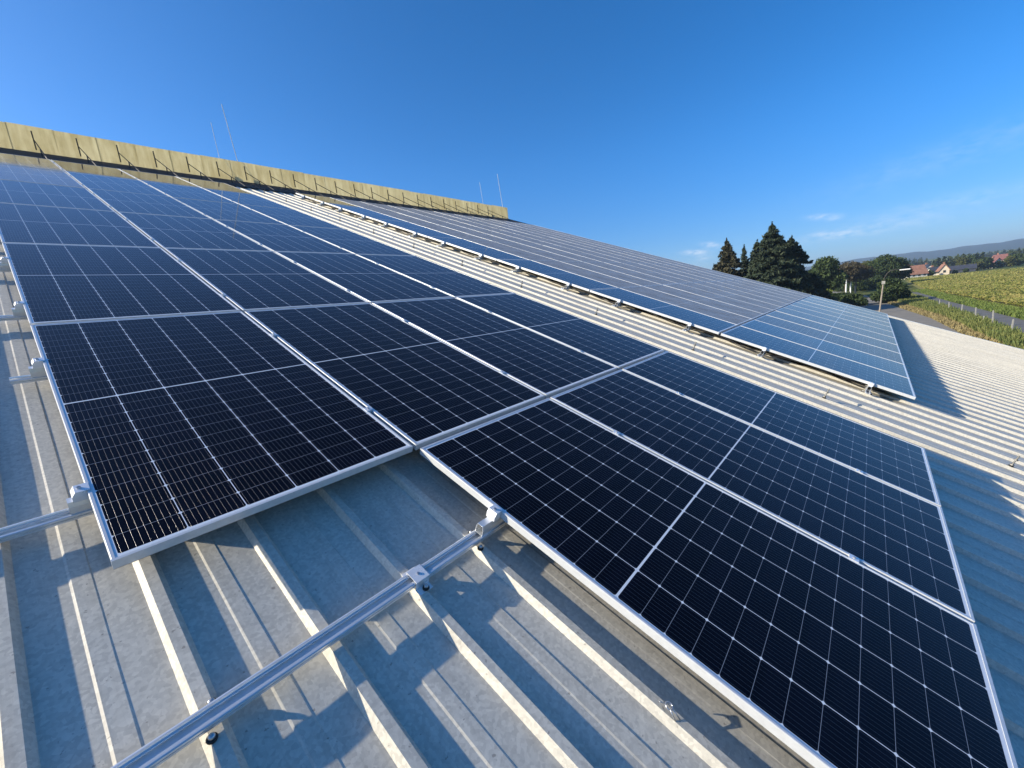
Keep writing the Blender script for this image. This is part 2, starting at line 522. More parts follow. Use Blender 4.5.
ROWN = {-1: 'bottom row', 0: 'second row up', 1: 'third row up', 2: 'fourth row up', 3: 'fifth row up', 4: 'sixth row up', 5: 'top row'}
for c in range(-1, 3):
    for r_ in range(-1, 6):
        if c == -1 and r_ == -1: continue
        k = 'clean'
        if c == -1 and r_ >= 4: k = 'pale'
        look = 'solar panel with pale sheen' if k == 'pale' else 'dark blue solar panel' if r_ > 1 else 'black solar panel'
        panel(c * UP + .01, row_v(r_), k, f'{look}, near array, {COLN[c + 1]}, {ROWN[r_]}', 'solar panels of the near array')
A2U, A2V = 5.45, -.07
for c in range(11):
    for r_ in range(-1, 6):
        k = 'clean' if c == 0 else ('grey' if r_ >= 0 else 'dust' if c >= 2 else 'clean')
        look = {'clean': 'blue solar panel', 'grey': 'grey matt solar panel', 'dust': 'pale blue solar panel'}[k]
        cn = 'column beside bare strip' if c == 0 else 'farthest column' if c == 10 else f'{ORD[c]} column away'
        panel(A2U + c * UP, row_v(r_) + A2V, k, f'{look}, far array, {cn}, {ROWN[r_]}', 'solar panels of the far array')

# ------------------------------------------------------------------ mounting rails, clamps, fixings
RAIL_T, RAIL_H, RAIL_W = -.0865, .021, .054
def rail_profile():
    w_, h = RAIL_W / 2, RAIL_H
    s = .011
    return [(-w_, -h), (w_, -h), (w_, -h * .62), (w_ - .004, -h * .58), (w_ - .004, -h * .42), (w_, -h * .38), (w_, -.001), (w_ - .004, 0), (s + .008, 0), (s + .006, -.004), (s, -.004), (s, -.009), (s + .005, -.010), (s + .005, -.016),
            (-s - .005, -.016), (-s - .005, -.010), (-s, -.009), (-s, -.004), (-s - .006, -.004), (-s - .008, 0), (-w_ + .004, 0), (-w_, -.001), (-w_, -h * .38), (-w_ + .004, -h * .42), (-w_ + .004, -h * .58), (-w_, -h * .62)]
def rib_u(k): return FOOT0 + k * PITCH + .0315
def rail(u0, u1, v, label, group):
    mb = MB(); mb.prism(rail_profile(), 'x', 0, u1 - u0)
    t = build(mb, 'mounting_rail', M_ALU, None, roofw(u0, v, RAIL_T), (PHI, 0, 0))
    tag(t, label, 'mounting rail', group)
    return t
ME_SCREW = None
def screw(parent, x, y, z):
    global ME_SCREW
    if ME_SCREW is None:
        a = MB(); a.lathe([(.0035, -.008), (.0125, -.008), (.0135, -.004), (.012, 0), (.0088, .001)], (0, 0, .008))
        b = MB(); b.lathe([(.0085, 0), (.0085, .005), (.007, .008), (.004, .0095), (.0005, .010)], (0, 0, .0095), 12)
        ME_SCREW = a.mesh('washer', M_BLACK, True), b.mesh('screw', M_STEEL, True)
    s = link('screw', ME_SCREW[1], parent, (x, y, z)); link('washer', ME_SCREW[0], s)
    return s
RIB_Z = N_R - RAIL_T                 # rib top relative to the rail top
VA = -.580
rails = []
ra = rail(-1.95, 3.44, VA, 'aluminium rail crossing bare roof ribs below the front panel corner', 'mounting rails of the near array')
for k, s in ((0, 1), (0, -1), (3, 1), (3, -1)):
    screw(ra, rib_u(k) + 1.95 + (.012 * s), s * .042, RIB_Z)
# saddle clip over the rail on the third rib
mb = MB()
us = rib_u(2) + 1.95 + .012
mb.box(us - .03, us + .03, -.031, .031, .0015, .004)
mb.box(us - .03, us + .03, -.031, -.0285, RIB_Z + .003, .0015); mb.box(us - .03, us + .03, .0285, .031, RIB_Z + .003, .0015)
mb.box(us - .03, us + .03, -.058, -.0285, RIB_Z, RIB_Z + .003); mb.box(us - .03, us + .03, .0285, .058, RIB_Z, RIB_Z + .003)
cl = build(mb, 'saddle_clip', M_CLAMP, ra, bevel=.0006)
mb = MB(); mb.lathe([(.006, 0), (.006, .003), (.002, .004)], (us, 0, .0042), 10); build(mb, 'rivet', M_STEEL, cl)
screw(cl, us + .004, -.047, RIB_Z + .003)
RV = {}
for r_ in range(0, 6):
    for h_, off in (('lower', .43), ('upper', 1.69)):
        v = row_v(r_) + off
        ustart = -1.275 if (r_, h_) == (0, 'upper') else -1.9 if r_ == 0 else -1.5
        rr = rail(ustart, 3.44, v, f'rail stub left of near array, {h_} half of {ORD[r_]} panel from the front', 'mounting rails of the near array')
        RV[(r_, h_)] = v
        screw(rr, rib_u(0) - ustart, .042, RIB_Z) if ustart < -1.1 else None
RV[(-1, 'upper')] = VA
# riser block + end clamp
def riser_mesh(L):
    mb = MB()
    w_, h = .021, -.0365 - RAIL_T
    o = [(-w_, 0.0005), (w_, .0005), (w_, h * .6), (w_ - .006, h), (-w_ + .006, h), (-w_, h * .6)]
    t = .0024
    i = [(-w_ + t, t), (w_ - t, t), (w_ - t, h * .6 - t * .4), (w_ - .006 - t * .4, h - t), (-w_ + .006 + t * .4, h - t), (-w_ + t, h * .6 - t * .4)]
    n = 6
    vs = [(x, *p) for x in (0, L) for p in o] + [(x, *p) for x in (0, L) for p in i]
    fs = []
    for k in range(n):
        j = (k + 1) % n
        fs += [(k, j, 6 + j, 6 + k), (12 + j, 12 + k, 18 + k, 18 + j), (j, k, 12 + k, 12 + j), (6 + k, 6 + j, 18 + j, 18 + k)]
    mb.add(vs, fs)
    return mb
ME_RISER = riser_mesh(.26).mesh('riser', M_ALU)
def clampm():
    mb = MB()
    z0 = -.0365 - RAIL_T
    # body: slanted block outside the frame with a lip over the rim
    mb.prism([(-.040, z0), (-.001, z0), (-.001, z0 + .0372), (.009, z0 + .0372), (.009, z0 + .0402), (-.030, z0 + .0402), (-.040, z0 + .022)], 'y', -.024, .024)
    return mb
ME_CLAMP = clampm().mesh('clamp_block', M_CLAMP)
mb = MB(); mb.lathe([(.0065, 0), (.0065, .006), (.0035, .006), (.0035, .002), (.0005, .002)], (-.017, 0, .0402 - .0365 - RAIL_T), 10)
ME_BOLT = mb.mesh('bolt', M_STEEL)
def end_clamp(u, v, label, group, lead=.1):
    t = on_roof('end_clamp', label, 'panel clamp', u, v, RAIL_T, group)
    link('riser', ME_RISER, t, (-lead, 0, 0)); b = link('clamp_block', ME_CLAMP, t); link('bolt', ME_BOLT, t)
    return t
end_clamp(.010, VA, 'end clamp on a hollow riser at the front left edge of the lower panels', 'end clamps of the near array')
for r_ in range(6):
    for h_ in ('lower', 'upper'):
        end_clamp(-UP + .010, RV[(r_, h_)], f'end clamp on leftmost column edge, {h_} rail of {ORD[r_]} panel from the front', 'end clamps of the near array', .055)
# mid clamps between the columns of the near array
mb = MB()
mb.box(-.021, .021, -.02, .02, .0006, .0032); mb.box(-.0085, .0085, -.02, .02, -.030, .0006)
ME_MID = mb.mesh('clamp_plate', M_CLAMP)
mb = MB(); mb.lathe([(.0062, 0), (.0062, .006), (.003, .006), (.003, .002), (.0005, .002)], (0, 0, .0032), 10); ME_MB = mb.mesh('bolt', M_STEEL)
RV[(-1, 'lower')] = row_v(-1) + .43
for c in range(3):
    for r_ in range(-1, 6):
        if c == 0 and r_ == -1: continue
        for h_ in ('lower', 'upper'):
            t = on_roof('mid_clamp', f'mid clamp, near array, after {ORD[c]} column, {h_} clamp of {ORD[r_ + 1]} row up', 'panel clamp', c * UP, RV[(r_, h_)], 0, 'mid clamps of the near array')
            link('clamp_plate', ME_MID, t); link('bolt', ME_MB, t)
# far array: rail ends with feet along its near edge
i = 0
for r_ in range(-1, 6):
    for h_, off in (('lower', .43), ('upper', 1.66)):
        v = row_v(r_) + A2V + off
        rr = rail(A2U - .2, A2U + 11 * UP - .02, v, f'rail end under the near edge of the far array, {ORD[i]} from its lowest corner', 'mounting rails of the far array')
        k = round((A2U - .09 - FOOT0 - .03) / PITCH)
        screw(rr, rib_u(k) - A2U + .2, .042, RIB_Z); screw(rr, rib_u(k) - A2U + .2, -.042, RIB_Z)
        end_clamp(A2U, v, f'end clamp on the near edge of the far array, {ORD[i]} from its lowest corner', 'end clamps of the far array', .09)
        i += 1
# black cable run beneath that edge
pts = []
for k in range(220):
    v = -2.1 + k * 15.2 / 219
    ph = (v / 1.2) % 1.0
    pts.append(roofw(A2U + .03 + .02 * math.sin(v * 2.3), v, -.045 - .05 * math.sin(math.pi * ph) ** 2))
mb = MB(); mb.tube(pts, .0065, 6)
tag(build(mb, 'solar_cable', M_BLACK, smooth=True), 'black cable sagging along the near edge of the far array', 'cable')
pts = [p + Vector((.03, 0, .03 * math.sin(i_ * .17))) for i_, p in enumerate(pts)]
mb = MB(); mb.tube(pts, .005, 6)
tag(build(mb, 'solar_cable', M_BLACK, smooth=True), 'second thinner black cable tucked just under the far array frame', 'cable')
# hanger bolts standing on a rib of the bare strip
b = MB(); b.lathe([(.0065, 0), (.0065, .112), (.004, .116)], (0, 0, 0), 8)
b2 = MB(); b2.lathe([(.015, 0), (.015, .012), (.0066, .012)], (0, 0, .064), 6); b2.lathe([(.015, 0), (.015, .012), (.0066, .012)], (0, 0, .012), 6)
b3 = MB(); b3.lathe([(.005, 0), (.021, 0), (.021, .005), (.007, .012)], (0, 0, 0), 12)
ME_B = b.mesh('stud', M_STUD), b2.mesh('nut', M_STUD), b3.mesh('washer', M_BLACK)
for k in range(12):
    v = -3.04 + 1.487 * k
    t = on_roof('hanger_bolt', f'upright hanger bolt on a rib of the bare strip between arrays, {ORD[k]} up the slope', 'bolt', rib_u(17), v, N_R, 'hanger bolts on the bare strip')
    for nm, me in zip(('stud', 'nut', 'washer'), ME_B): link(nm, me, t)
# bent wire clip on the fourth rib
mb = MB()
pts = [(.0, -.03, .002), (.0, -.012, .012), (.0, 0, .016)] + [(.012 * math.sin(a), .012 * (1 - math.cos(a)) , .016 + .004 * math.sin(a * .5)) for a in np.linspace(.2, 8.5, 22)] + [(.0, .03, .01), (-.012, .04, .02)]
mb.tube(pts, .0024, 6)
mb.tube([(-.014, -.02, .001), (-.014, .0, .02), (.0, .012, .02)], .0022, 6)
tag(build(mb, 'wire_clip', M_STEEL, None, roofw(rib_u(3), -1.47, N_R), (PHI, 0, 0), True), 'small bent wire clip lying on a bare roof rib near the front panels', 'clip')

# ------------------------------------------------------------------ lightning rods on the ridge
def plane_pt(x, y, v0=RIDGE + .35):
    d = px_dir(x, y)
    nrm = Vector((0, CP, SP)); p0 = roofw(0, v0, 0)
    s = nrm.dot(p0 - CAM) / nrm.dot(d)
    return CAM + d * s
ROD = (((238.3, 164), (221.5, 104), .012, 'tallest lightning rod on the ridge, above the left panel columns'), ((219.8, 160), (210.8, 122), .008, 'short thin lightning rod left of the tallest one'),
       ((503, 209), (497.3, 174), .013, 'taller lightning rod at the far right end of the rooflight'), ((483.5, 206), (479.5, 182), .009, 'short faint lightning rod just left of the far end rod'))
M_ROD = simple('rod_metal', (.88, .88, .88), .45, .1)
for p0, p1, rad, lab in ROD:
    a, b = plane_pt(*p0), plane_pt(*p1)
    a2 = a - (b - a).normalized() * .5
    mb = MB(); mb.tube([a2, a, b], rad * .9, 8)
    t = thing('lightning_rod', lab, 'lightning rod', a2, group='lightning rods on the ridge')
    o = build(mb, 'rod', M_ROD, t, -a2)
    mb = MB(); mb.box(-.06, .06, -.06, .06, -.05, .12); build(mb, 'base', M_IRON, t)

# ------------------------------------------------------------------ ground, hills
def smooth(x, a, b):
    t = np.clip((x - a) / (b - a), 0, 1); return t * t * (3 - 2 * t)
def terrain_h(x, y):
    r = np.hypot(x, y); az = np.degrees(np.arctan2(y, x))
    ripple = 3.0 * np.sin(az * .55 + 1) + 2.0 * np.sin(az * 1.7) + 1.0 * np.sin(az * 4.1 + 2)
    h = smooth(r, 420, 2600) * (26 + 4 * np.sin(az * .4 + r * .002))
    h += smooth(r, 3000, 4600) * (78 + 1.6 * ripple + smooth(-az, -6, 9) * 4)
    return h
radii = np.concatenate([[0.0], np.geomspace(8, 420, 22), np.geomspace(470, 5200, 46)])
azs = np.radians(np.concatenate([np.linspace(-30, 40, 240), np.linspace(41, 329, 90)]))
mb = MB()
for r_ in radii:
    for a in azs:
        x, y = r_ * math.cos(a), r_ * math.sin(a)
        mb.v.append((x, y, float(terrain_h(np.array(x), np.array(y)))))
NA = len(azs)
for i in range(len(radii) - 1):
    for j in range(NA):
        k = (j + 1) % NA
        if i == 0: mb.f.append((j, NA + j, NA + k))
        else: mb.f.append((i * NA + j, (i + 1) * NA + j, (i + 1) * NA + k, i * NA + k))
def mat_ground():
    g = NG('land')
    tc = g.n('ShaderNodeTexCoord').outputs['Object']
    se = g.n('ShaderNodeSeparateXYZ'); g.l(tc, se.inputs[0])
    r = g.math('SQRT', g.math('ADD', g.math('POWER', g.math('ABSOLUTE', se.outputs[0]), 2), g.math('POWER', g.math('ABSOLUTE', se.outputs[1]), 2)))
    near = g.mix(g.rng(g.noise(.25, 6, tc, .65), .35, .65), (.055, .085, .018), (.13, .125, .04))
    vo = g.n('ShaderNodeTexVoronoi'); mp = g.n('ShaderNodeMapping'); mp.inputs['Scale'].default_value = (.0022, .006, 1); g.l(tc, mp.inputs[0]); g.l(mp.outputs[0], vo.inputs['Vector']); vo.inputs['Scale'].default_value = 1.0
    sp = g.n('ShaderNodeSeparateColor'); g.l(vo.outputs['Color'], sp.inputs[0])
    cr = g.n('ShaderNodeValToRGB'); g.l(sp.outputs[0], cr.inputs[0])
    el = cr.color_ramp.elements; el[0].color = (.045, .075, .02, 1); el[1].color = (.30, .25, .13, 1)
    for p, c in ((.3, (.08, .11, .03, 1)), (.55, (.16, .16, .06, 1)), (.75, (.05, .08, .025, 1))):
        e = el.new(p); e.color = c
    cr.color_ramp.interpolation = 'CONSTANT'
    forest = g.mix(g.noise(.02, 6, tc, .7), (.012, .028, .010), (.03, .05, .018))
    col = g.mix(g.rng(r, 380, 450), near, cr.outputs[0])
    fm = g.rng(g.math('ADD', r, g.math('MULTIPLY', g.noise(.0022, 4, tc, .6), 1300)), 3750, 3800)
    col = g.mix(fm, col, forest)
    g.set(Base_Color=col, Roughness=.95)
    g.p.inputs['Specular IOR Level'].default_value = .1
    return g.m
struct(build(mb, 'ground', mat_ground(), smooth=True))

def sheet(name, pts, z, mat, kind='structure'):
    mb = MB(); mb.add([(p[0], p[1], z) for p in pts], [tuple(range(len(pts)))])
    return struct(build(mb, name, mat), kind)
M_ASPH = simple('old_asphalt', (.16, .145, .125), .9, 0, .3, .9, (.22, .20, .165))
M_LANE = simple('lane_asphalt', (.13, .128, .125), .9, 0, .25, .7)
M_GRAV = simple('gravel', (.17, .155, .13), .95, 0, .4, 1.5, (.09, .085, .075))
M_DRY = simple('dry_verge', (.26, .20, .10), .95, 0, .4, .8, (.12, .12, .05))
M_FIELD = simple('field_soil', (.14, .15, .04), .95, 0, .3, .06, (.22, .19, .055))
road_r = [(20, -9.8), (50, -9.4), (79, -8.0), (102, -5.8), (125, -3.9), (168, -.3), (226, 9), (300, 22)]
road_l = [(300, 30), (226, 17), (168, 7.5), (125, 3.2), (102, 2.5), (79, 1.5), (50, 0), (20, -1)]
struct(sheet('road', road_r + road_l, .012, M_ASPH))
struct(sheet('gravel_yard', [(21, -1), (50, 0), (79, 1.5), (102, 2.5), (130, 4), (120, 14), (80, 20), (40, 18), (21, 14)], .006, M_GRAV))
struct(sheet('dry_verge', [(20, -10.6), (50, -10.5), (79, -9.6), (102, -7.6), (125, -5.6), (125, -3.9), (102, -5.8), (79, -8.0), (50, -9.4), (20, -9.8)], .008, M_DRY))
lane_a = [(20, -12.8), (60, -12.5), (67, -11.6), (81, -11.4), (110, -10.4), (133, -10.2), (160, -8.5)]
lane_b = [(160, -11.5), (133, -12.4), (110, -13.0), (81, -14.4), (71, -14.8), (60, -15.6), (20, -16)]
struct(sheet('lane', lane_a + lane_b, .016, M_LANE))
struct(sheet('field', [(15, -18), (60, -17.5), (85, -16.2), (110, -14.8), (133, -13.8), (180, -13), (300, -15), (320, -60), (330, -300), (15, -300)], .01, M_FIELD))

# ------------------------------------------------------------------ foliage
def quads(cent, size, normal_bias=None, asp=1.0, r=rng):
    n = len(cent)
    d = r.normal(size=(n, 3))
    if normal_bias is not None: d = d * .8 + normal_bias
    d /= np.linalg.norm(d, axis=1)[:, None] + 1e-9
    t = r.normal(size=(n, 3)); t -= (t * d).sum(1)[:, None] * d; t /= np.linalg.norm(t, axis=1)[:, None] + 1e-9
    b = np.cross(d, t)
    s = (np.asarray(size) * r.uniform(.6, 1.4, n))[:, None]
    t = t * s * asp; b = b * s
    V = np.stack([cent - t, cent - b * .6, cent + t, cent + b * .6], 1).reshape(-1, 3)
    return V
def leaf_object(name, V, mat, parent=None, loc=(0, 0, 0)):
    n = len(V) // 4
    me = bpy.data.meshes.new(name)
    me.vertices.add(len(V)); me.vertices.foreach_set('co', V.astype(np.float32).ravel())
    me.loops.add(len(V)); me.loops.foreach_set('vertex_index', np.arange(len(V), dtype=np.int32))
    me.polygons.add(n); me.polygons.foreach_set('loop_start', np.arange(0, len(V), 4, dtype=np.int32)); me.polygons.foreach_set('loop_total', np.full(n, 4, np.int32))
    me.update(calc_edges=True); me.validate()
    me.materials.append(mat)
    return link(name, me, parent, loc)
M_BARK = simple('bark', (.10, .075, .055), .95, 0, .4, 6)
M_SPRUCE = mat_leaf('spruce_needles', (.018, .034, .020), (.06, .075, .042), None, .12)
M_SPRUCE2 = mat_leaf('spruce_needles_brown', (.035, .038, .02), (.085, .075, .04), None, .12)
M_DEC = mat_leaf('deciduous_leaves', (.028, .050, .018), (.075, .105, .035))
M_DEC2 = mat_leaf('olive_leaves', (.05, .065, .015), (.12, .12, .03))
M_YEL = mat_leaf('bright_leaves', (.10, .14, .025), (.22, .24, .05))
M_BROWN = mat_leaf('brownish_leaves', (.05, .045, .025), (.11, .09, .05))

def spruce(loc, H, Rb, label, mat=M_SPRUCE, n=13000, seed=1, group='spruces beyond the roof'):
    r = np.random.default_rng(seed)
    t = thing('spruce_tree', label, 'tree', loc, group=group)
    mb = MB(); mb.tube([(0, 0, 0), (.05, 0, H * .5), (0, 0, H * .985)], .25 + H * .006, 8, .02); build(mb, 'trunk', M_BARK, t)
    cs = []; sz = []
    nb = int(H * 17)
    per = n // nb
    for i in range(nb):
        f = (i + r.uniform(0, 1)) / nb                     # 0 low .. 1 top
        z = H * (.06 + .93 * f)
        L = Rb * ((1 - f) ** .78) * r.uniform(.72, 1.06) + .12
        a = r.uniform(0, 2 * math.pi)
        k = max(10, int(per * (1.75 * (1 - f) + .22)))
        s = r.uniform(0, 1, k) ** .65
        droop = -.22 * L * s ** 1.5 + .10 * L * s ** 4 - .12 * L * s
        sp = .10 + .20 * L * (1 - s) * .5 + .05 * L
        side = r.normal(0, 1, k) * sp * .75
        x = np.cos(a) * L * s - np.sin(a) * side
        y = np.sin(a) * L * s + np.cos(a) * side
        zz = z + droop - np.abs(side) * .25 + r.normal(0, .10, k)
        cs.append(np.c_[x, y, zz]); sz.append(np.full(k, .17 + .012 * H * (1 - f)))
    top = np.c_[r.normal(0, .05, 40), r.normal(0, .05, 40), H * r.uniform(.95, 1.03, 40)]
    cs.append(top); sz.append(np.full(40, .12))
    C = np.concatenate(cs); Z = np.concatenate(sz)
    leaf_object('crown', quads(C, Z, np.array([0, 0, .35]), 1.7, r), mat, t)
    return t
def leafy(name, loc, H, Rw, label, mat, cat='tree', n=7000, seed=1, trunk=.3, base=.25, leaf=.3, group=None):
    r = np.random.default_rng(seed)
    t = thing(name, label, cat, loc, group=group)
    mb = MB(); tz = H * (base + .25)
    mb.tube([(0, 0, 0), (r.normal(0, .1), r.normal(0, .1), tz)], trunk, 8, trunk * .55)
    nb = 9
    blobs = []
    for i in range(nb):
        a = r.uniform(0, 2 * math.pi); q = r.uniform(.15, .75)
        c = np.array([math.cos(a) * Rw * q, math.sin(a) * Rw * q, H * (base + (1 - base) * r.uniform(.18, .80))])
        blobs.append((c, Rw * r.uniform(.32, .52)))
        mb.tube([(0, 0, tz * .8), tuple(c * .6 + np.array([0, 0, tz * .35])), tuple(c)], trunk * .35, 6, .02)
    blobs.append((np.array([0, 0, H * .82]), Rw * .42)); blobs.append((np.array([0, 0, H * (base + .3 * (1 - base))]), Rw * .6))
    build(mb, 'trunk', M_BARK, t)
    cs = []
    tot = sum(b[1] ** 2 for b in blobs)
    for c, R_ in blobs:
        k = int(n * R_ ** 2 / tot)
        d = r.normal(size=(k, 3)); d /= np.linalg.norm(d, axis=1)[:, None]
        lump = 1 + .22 * np.sin(d[:, 0] * 5 + c[0]) * np.sin(d[:, 1] * 5 + c[1]) + r.normal(0, .10, k)
        cs.append(c + d * (R_ * r.uniform(.55, 1.0, k) ** .5 * lump)[:, None] * np.array([1, 1, .82]))
    C = np.concatenate(cs); C[:, 2] = np.clip(C[:, 2], .1, H * 1.03)
    leaf_object('crown', quads(C, leaf, None, 1.25, r), mat, t)
    return t
def at_az(az, d): return Vector((CAM.x + d * math.cos(math.radians(az)), CAM.y + d * math.sin(math.radians(az)), 0))
def top_h(el, d): return CAM.z + d * math.tan(math.radians(el))

spruce(at_az(8.75, 92), top_h(6.2, 92), 8.6, 'tallest dark spruce rising above the roof edge', n=46000, seed=2)
spruce(at_az(6.9, 97), top_h(4.5, 97), 8.4, 'dark spruce at the right shoulder of the tallest one', n=32000, seed=3)
spruce(at_az(10.2, 97), top_h(4.6, 97), 5.8, 'spruce merging with the left side of the tallest one', n=16000, seed=4)
spruce(at_az(13.3, 95), top_h(5.25, 95), 6.2, 'brownish spruce standing alone left of the tall dark group', M_SPRUCE2, n=24000, seed=5)
spruce(at_az(11.5, 104), top_h(4.25, 104), 2.0, 'thin sparse spruce between the brownish one and the tall group', n=4200, seed=6)
leafy('broadleaf_tree', at_az(3.75, 150), top_h(1.75, 150), 5.6, 'round dark green tree right of the tall spruces', M_DEC, n=9000, seed=7)
leafy('broadleaf_tree', at_az(4.7, 158), top_h(1.1, 158), 4.5, 'lower dark tree squeezed between spruces and round tree', M_DEC, n=6000, seed=17)
leafy('bush', at_az(3.95, 112), 4.6, 2.3, 'bright yellow green bush at the foot of the spruces', M_YEL, 'bush', 3000, 8, .1, .05, .22)
leafy('broadleaf_tree', at_az(2.1, 190), top_h(1.1, 190), 5.0, 'brownish thin tree with bare pale lower trunk', M_BROWN, n=4200, seed=9, trunk=.28, base=.42)
leafy('broadleaf_tree', at_az(1.25, 196), top_h(.95, 196), 4.6, 'brownish tree with two pale posts beneath its crown', M_BROWN, n=3600, seed=10, trunk=.28, base=.4)
leafy('broadleaf_tree', at_az(.3, 235), top_h(.95, 235), 5.8, 'olive yellow tree behind the white poles', M_DEC2, n=6000, seed=11)
leafy('broadleaf_tree', at_az(-.75, 230), top_h(1.32, 230), 6.6, 'large dark green tree behind the street lamp', M_DEC, n=9000, seed=12)
leafy('broadleaf_tree', at_az(-1.85, 236), top_h(.85, 236), 5.4, 'dark spreading tree right of the street lamp', M_DEC, n=7000, seed=13)
leafy('bush', ground(886, 303), 5.0, 3.0, 'dense rounded green bush at the roadside beside the street lamp', M_DEC, 'bush', 7000, 14, .12, .02, .22)
leafy('bush', ground(895, 301), 3.2, 2.4, 'lower bush on the right side of the roadside bush', M_DEC, 'bush', 4000, 15, .1, .0, .2)
leafy('bush', ground(838, 305), 2.6, 3.4, 'low dark bush before the road behind the far array corner', M_DEC, 'bush', 4000, 16, .1, .0, .22)
leafy('bush', ground(853, 306), 2.4, 3.0, 'low dark bush beside the left road edge', M_DEC, 'bush', 3500, 18, .1, .0, .22)
leafy('hedge', at_az(.75, 212), 5.2, 6.0, 'dark hedge filling the gap under the olive tree', M_DEC, 'hedge', 5000, 19, .1, .0, .3)
leafy('hedge', at_az(1.9, 222), 4.6, 6.0, 'dark hedge behind the brownish trees', M_DEC, 'hedge', 4000, 20, .1, .0, .3)

# tall grass on the verge, crop in the field
def strip_pts(pa, pb, n, r, dens=None):
    # random points between two poly-lines given at equal x
    xs = r.uniform(pa[0][0], pa[-1][0], n) if dens is None else dens
    ya = np.interp(xs, [p[0] for p in pa], [p[1] for p in pa]); yb_ = np.interp(xs, [p[0] for p in pb], [p[1] for p in pb])
    return xs, ya + (yb_ - ya) * r.uniform(0, 1, len(xs))
def blades(x, y, h, wd, r):
    n = len(x); a = r.uniform(0, 2 * math.pi, n); lean = r.normal(0, .25, (n, 2)) * h[:, None]
    dx, dy = np.cos(a) * wd, np.sin(a) * wd
    z0 = np.zeros(n) + .01
    A = np.c_[x - dx, y - dy, z0]; B = np.c_[x + dx, y + dy, z0]
    Cc = np.c_[x + dx * .35 + lean[:, 0], y + dy * .35 + lean[:, 1], h]; D = np.c_[x - dx * .35 + lean[:, 0], y - dy * .35 + lean[:, 1], h]
    return np.stack([A, B, Cc, D], 1).reshape(-1, 3)
r = np.random.default_rng(21)
M_GRASS = mat_leaf('verge_grass', (.09, .12, .03), (.24, .24, .075), (.12, .16, .05))
M_STRAW = mat_leaf('straw_grass', (.22, .17, .075), (.34, .28, .13))
gx, gy = strip_pts([(40, -10.4), (79, -9.3), (102, -7.4), (125, -5.5), (170, -1.6)], [(40, -12.2), (66, -11.9), (110, -10.6), (133, -10.3), (170, -7)], 26000, r)
struct(leaf_object('verge_grass', blades(gx, gy, r.uniform(.2, .8, len(gx)), .055, r), M_GRASS), 'stuff')
gx, gy = strip_pts([(40, -9.5), (79, -8.1), (102, -5.9), (125, -4)], [(40, -10.9), (79, -9.6), (102, -7.6), (125, -5.6)], 9000, r)
struct(leaf_object('dry_grass', blades(gx, gy, r.uniform(.08, .4, len(gx)), .06, r), M_STRAW), 'stuff')
gx, gy = strip_pts([(40, -15.9), (60, -15.5), (71, -14.8), (110, -13.0), (133, -12.3), (170, -11)], [(40, -19), (60, -18.5), (85, -17), (110, -15.6), (133, -14.8), (170, -14)], 14000, r)
struct(leaf_object('field_edge_grass', blades(gx, gy, r.uniform(.15, .5, len(gx)), .08, r), mat_leaf('mown_grass', (.09, .14, .03), (.18, .22, .055))), 'stuff')
# crop: dense leaf clumps, yellowing in patches
n = 300000
xs = 45 + 270 * r.uniform(0, 1, n) ** 1.7
ylo = np.interp(xs, [45, 85, 133, 180, 300], [-18.5, -17, -14.8, -13.5, -15.5])
ys = ylo - (xs * .55) * r.uniform(0, 1, n) ** 1.2
hs = r.uniform(.55, 1.0, n)
C = np.c_[xs, ys, hs]
M_CROP = mat_leaf('crop_leaves', (.15, .19, .04), (.34, .32, .09), (.42, .35, .12), .4)
V = quads(C, (.10 + xs * .0006), np.array([0, 0, .7]), 1.5, r)
struct(leaf_object('field_crop', V, M_CROP), 'stuff')

# ------------------------------------------------------------------ posts, poles, lamp
M_CONC = simple('concrete', (.33, .32, .29), .9, 0, .25, 4)
M_WHITE = simple('white_paint', (.75, .75, .73), .6, 0, .1, 3)
M_WOOD = simple('grey_wood', (.32, .27, .22), .9, 0, .3, 5)
for i, (x, y, h) in enumerate(((50.0, -11.6, 1.7), (57.2, -11.6, 1.8), (64.3, -11.5, 2.1), (68.5, -11.4, 1.2), (72.4, -11.3, 1.9), (80.3, -11.0, 1.8), (88, -10.6, 1.7), (97, -10.3, 1.6))):
    mb = MB(); mb.prism([(-.045, -.045), (.045, -.045), (.045, .045), (-.045, .045)], 'z', 0, h - .08)
    mb.add([(-.045, -.045, h - .08), (.045, -.045, h - .08), (.045, .045, h - .08), (-.045, .045, h - .08), (0, 0, h)], [(0, 1, 4), (1, 2, 4), (2, 3, 4), (3, 0, 4)])
    o = build(mb, 'fence_post', M_CONC, None, (x, y, -.25), (random.uniform(-.04, .04), random.uniform(-.04, .04), .2))
    tag(o, f'pale concrete post in the grass beside the lane, {ORD[i]} from the near end', 'post', 'concrete posts along the lane')
